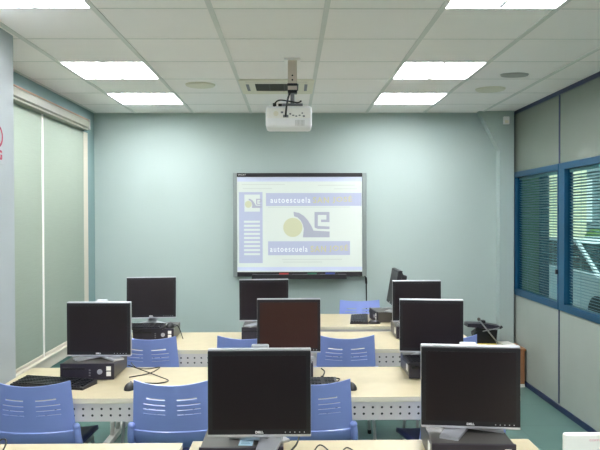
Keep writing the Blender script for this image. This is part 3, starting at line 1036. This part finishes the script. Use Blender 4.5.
PCS = [
    (-0.185, 2.66, 0, 'charcoal desktop computer under the nearest left monitor, blue note on it'),
    (0.685, 2.675, -3, 'charcoal desktop computer under the nearest right monitor, its grey top showing'),
    (-1.18, 4.11, 0, 'dark desktop computer with round silver button under the left monitor of second row'),
    (-0.03, 4.09, 0, 'dark desktop computer hidden under the middle monitor of the second row'),
    (0.835, 4.09, 0, 'dark desktop computer under the second row right monitor, keyboard on top'),
    (-1.045, 5.33, 0, 'dark desktop computer under the third row left monitor with round silver button'),
    (-0.225, 5.37, 0, 'dark desktop computer under the third row middle monitor'),
    (0.96, 5.37, 0, 'dark desktop computer under the third row right monitor'),
    (0.90, 6.17, -84, 'dark desktop computer on the teacher desk, its front turned to the left'),
]
for n, (x, y, a, lab) in enumerate(PCS):
    o = pc0 if n == 0 else copy_tree(pc0)
    o.location = (x, y, DZ); o.rotation_euler = (0, 0, R(a))
    tag(o, lab, 'computer', 'dark desktop computers under the monitors')

# ------------------------------------------------------------------ keyboards and mice
def make_keyboard():
    t = empty('keyboard')
    MB().prism([(-0.078, 0.0), (-0.078, 0.012), (0.078, 0.026), (0.078, 0.0)], 'x', -0.225, 0.225).build('body', M['black'], t)
    k = MB()
    tiltm = math.atan2(0.014, 0.156)
    for r in range(6):
        y = -0.062 + r * 0.0235
        z = 0.012 + (y + 0.078) * math.tan(tiltm)
        x = -0.212
        while x < 0.205:
            w = 0.0165
            if r == 0 and -0.12 < x < -0.01:
                w = 0.10
            if not (0.075 < x + w / 2 < 0.082 or 0.138 < x + w / 2 < 0.146):
                k.box(x, x + w, y - 0.0085, y + 0.0085, z - 0.001, z + 0.007, 0.0)
            x += w + 0.0028
    k.build('keys', M['key'], t)
    return t
kb0 = make_keyboard()
KBS = [
    (-1.335, 3.845, DZ, -14, 'black keyboard behind the chair at the left end of second row'),
    (0.03, 3.80, DZ, 2, 'black keyboard right of the near left monitor on the second row desk'),
    (0.885, 3.950, PT + 0.001, 3, 'black keyboard lying on the computer under the second row right monitor'),
    (-1.19, 5.19, PT + 0.001, 0, 'black keyboard lying on the computer under the third row left monitor'),
    (0.615, 6.17, DZ, -96, 'black keyboard on the teacher desk, turned to the side'),
]
for n, (x, y, z, a, lab) in enumerate(KBS):
    o = kb0 if n == 0 else copy_tree(kb0)
    o.location = (x, y, z); o.rotation_euler = (0, 0, R(a))
    tag(o, lab, 'keyboard', 'black computer keyboards')

def make_mouse(cable):
    t = empty('computer_mouse')
    b = MB().ball((0, 0, 0.0), 1.0, 20, (0.031, 0.056, 0.036))
    bm = b.bm
    bmesh.ops.bisect_plane(bm, geom=bm.verts[:] + bm.edges[:] + bm.faces[:], plane_co=(0, 0, 0.001), plane_no=(0, 0, -1), clear_outer=True)
    b.build('body', M['rubber'], t, smooth=True)
    MB().cyl((-0.004, 0.028, 0.030), (0.004, 0.028, 0.030), 0.008, seg=12).build('scroll_wheel', M['grey_port'], t)
    if cable:
        MB().tube(cable, 0.0032, 6).build('cord', M['rubber'], t, smooth=True)
    return t
def mouse(x, y, z, a, cable, lab):
    o = make_mouse(cable)
    o.location = (x, y, z); o.rotation_euler = (0, 0, R(a))
    tag(o, lab, 'mouse', 'black computer mice')
mouse(-0.885, 3.74, DZ, 0, [(0, 0.05, 0.012), (0.03, 0.12, 0.004), (0.13, 0.11, 0.004), (0.18, 0.17, 0.004), (0.11, 0.27, 0.004), (-0.02, 0.38, 0.02), (-0.11, 0.42, 0.04)],
      'black mouse with looping cord on the second row left desk')
mouse(0.325, 3.72, DZ, 10, [(0, 0.05, 0.012), (-0.04, 0.14, 0.004), (-0.01, 0.22, 0.004), (-0.08, 0.26, 0.004), (-0.10, 0.30, 0.004)],
      'black mouse beside the blue chair right of the near left monitor')
mouse(-0.928, 5.235, PT + 0.001, 0, [(0.02, 0.04, 0.012), (0.06, 0.02, 0.0), (0.10, -0.01, -0.09)],
      'black mouse on the computer under the third row left monitor')
mouse(0.725, 5.96, DZ, 90, None, 'black mouse by the sideways keyboard on the teacher desk')

# small loose cables
def cable(pts, r, lab):
    o = MB().tube(pts, r, 6).build('cable', M['rubber'], None, smooth=True)
    tag(o, lab, 'cable')
z = DZ + 0.004
cable([(0.0, 2.80, z + 0.08), (0.03, 2.72, z + 0.075), (0.02, 2.66, z + 0.05), (-0.005, 2.58, z + 0.04), (0.02, 2.5, z + 0.01), (0.035, 2.4, z)], 0.004, 'thick black cable bent behind the near left monitor foot')
cable([(0.05, 2.50, z), (0.075, 2.60, z + 0.02), (0.11, 2.66, z + 0.045), (0.15, 2.60, z + 0.03), (0.165, 2.5, z)], 0.0028, 'thin black cable arching on the desk right of the near left monitor')
cable([(0.175, 2.48, z), (0.185, 2.60, z + 0.015), (0.215, 2.67, z + 0.03), (0.25, 2.62, z + 0.022), (0.27, 2.5, z), (0.26, 2.38, z)], 0.0028, 'second thin black cable looping farther right of the near left monitor')
cable([(-1.13, 2.55, z), (-1.13, 2.66, z + 0.02), (-1.135, 2.72, z + 0.045), (-1.16, 2.74, z + 0.05), (-1.20, 2.73, z + 0.02), (-1.22, 2.66, z)], 0.003, 'black cable loop on the near left desk at the left edge')
cable([(0.185, 4.20, z), (0.20, 4.12, z), (0.18, 3.99, z), (0.13, 3.90, z)], 0.004, 'short black cord running over the desk to the second row middle keyboard')
cable([(-1.0, 4.26, z + 0.03), (-0.95, 4.2, z + 0.01), (-0.88, 4.22, z), (-0.82, 4.26, z), (-0.85, 4.1, z), (-0.95, 4.0, z)], 0.003, 'black cable trailing from the second row left computer')

# note on the near left computer
nt_ = empty('sticky_note', (-0.170, 2.545, PT + 0.002)); tag(nt_, 'pale blue paper note on the computer below the nearest left monitor', 'note')
MB().box(-0.026, 0.026, -0.03, 0.035, 0, 0.001, mtx=Matrix.Rotation(R(-3), 4, 'Z')).build('sheet', M['note'], nt_)
ln = MB()
for k in range(3):
    ln.box(-0.018, 0.016 - 0.004 * k, -0.012 + k * 0.014, -0.007 + k * 0.014, 0.0008, 0.0014)
ln.build('ink_lines', M['note_ink'], nt_)

# white carton at the near right
wbx = empty('carton', (1.0, 2.22, DZ)); tag(wbx, 'thin white carton with faint pink lettering standing at the bottom right corner', 'box')
bz1 = 0.256
MB().box(-0.14, 0.012, -0.09, -0.065, 0, bz1, 0.008, 3).build('body', M['carton'], wbx, smooth=True)
text_mesh('pink_lettering', 'compren', 0.03, M['pink_ink'], wbx, (-0.062, -0.0906, bz1 - 0.026), (PI / 2, 0, 0), 'LEFT', width=0.066, height=0.010)

# ------------------------------------------------------------------ corner cabinet with things heaped on it
cb = empty('low_cabinet', (1.97, 6.76, 0)); tag(cb, 'low brown wooden cabinet against the blue skirting in the right corner', 'cabinet')
MB().box(-0.33, 0.305, -0.15, 0.15, 0.03, 0.355, 0.002).build('carcass', M['brown'], cb)
MB().box(-0.34, 0.315, -0.16, 0.155, 0.355, 0.375, 0.002).build('top_board', M['brown'], cb)
MB().box(-0.33, 0.305, -0.155, 0.14, 0.0, 0.03, 0.002).build('plinth', M['paper'], cb)
MB().box(-0.02, 0.0, -0.153, -0.149, 0.05, 0.34).build('door_gap', M['rubber'], cb)
CT = 0.375
bk = empty('folder_stack', (1.93, 6.72, CT)); tag(bk, 'yellow folders on the low cabinet below the black stand', 'folders')
MB().box(-0.10, 0.10, -0.10, 0.10, 0, 0.02, 0.002).build('lower_folder', M['yellow'], bk)
MB().box(-0.09, 0.09, -0.09, 0.10, 0.02, 0.038, 0.002).build('upper_folder', M['yellow'], bk)
pp = empty('paper_pile', (2.13, 6.73, CT)); tag(pp, 'white papers piled on the cabinet beside the corner pillar', 'papers')
MB().box(-0.07, 0.08, -0.10, 0.10, 0, 0.022, 0.001).build('lower_sheets', M['paper'], pp)
MB().box(-0.06, 0.06, -0.09, 0.09, 0.022, 0.036, 0.001, mtx=Matrix.Rotation(R(6), 4, 'Z')).build('upper_sheets', M['carton'], pp)
pq = empty('paper_tray', (1.74, 6.72, CT)); tag(pq, 'white sheet of paper standing at the left of the yellow folders', 'papers')
MB().box(-0.05, 0.05, -0.08, 0.08, 0, 0.055, 0.001).build('sheets', M['paper'], pq)
MB().prism([(-0.055, 0.055), (0.05, 0.055), (0.05, 0.075), (-0.02, 0.062)], 'y', -0.08, 0.08).build('curled_sheet', M['carton'], pq)
st = empty('black_stand', (1.92, 6.74, CT + 0.038)); tag(st, 'black folded stand with silver rods heaped on the cabinet by the corner pillar', 'stand')
MB().prism([(-0.10, 0.0), (0.10, 0.0), (0.115, 0.13), (-0.055, 0.15), (-0.12, 0.10)], 'y', -0.04, 0.07).build('body', M['black'], st)
tb2 = MB().prism([(-0.185, 0.165), (-0.18, 0.20), (0.0, 0.195), (0.14, 0.17), (0.145, 0.145), (-0.0, 0.15)], 'y', -0.06, 0.09)
tb2.build('top_tray', M['dark_pc'], st)
MB().box(-0.04, 0.0, -0.03, 0.03, 0.19, 0.225, 0.004).build('handle', M['black'], st)
rd = MB().tube([(-0.075, -0.075, 0.235), (0.105, -0.085, 0.01)], 0.007, 8, 0).build('silver_rod', M['chrome'], st, smooth=True)
MB().ball((-0.08, -0.075, 0.245), 0.017).build('ball_knob', M['dark_top'], rd, smooth=True)
r2 = MB().tube([(-0.04, -0.07, 0.125), (0.13, -0.075, 0.16)], 0.005, 8, 0).build('short_rod', M['chrome'], st, smooth=True)
MB().cyl((0.125, -0.075, 0.155), (0.15, -0.075, 0.172), 0.013).build('rod_tip', M['black'], r2, smooth=True)

# ------------------------------------------------------------------ daylight, camera
w = bpy.data.worlds.new('sky'); scene.world = w
w.use_nodes = True
nt = w.node_tree
bg = nt.nodes['Background']
sky = nt.nodes.new('ShaderNodeTexSky')
sky.sky_type = 'HOSEK_WILKIE'
sky.turbidity = 4.0
sky.sun_direction = Vector((-0.3, 0.5, 0.8)).normalized()
nt.links.new(sky.outputs['Color'], bg.inputs['Color'])
bg.inputs['Strength'].default_value = 1.5
su = bpy.data.lights.new('sun', 'SUN'); su.energy = 3.8; su.angle = R(2); su.color = (1, 0.96, 0.88)
so = bpy.data.objects.new('sun', su); COL.objects.link(so)
so.rotation_euler = Vector((0.15, 0.75, -0.8)).to_track_quat('-Z', 'Y').to_euler()

cam = bpy.data.cameras.new('camera')
cam.sensor_fit = 'HORIZONTAL'; cam.sensor_width = 36.0
cam.lens = 683.0 / 600.0 * 36.0
cam.clip_start = 0.05
co = bpy.data.objects.new('camera', cam); COL.objects.link(co)
co.location = (0, 0, 1.675)
co.rotation_euler = (R(90 - 0.755), R(0.15), R(-0.755))
scene.camera = co
vs = scene.view_settings
vs.view_transform = 'Standard'; vs.look = 'None'; vs.gamma = 1.0; vs.use_curve_mapping = False
vs.exposure = 0.85
scene.cycles.use_denoising = True
scene.cycles.max_bounces = 10
scene.cycles.diffuse_bounces = 6
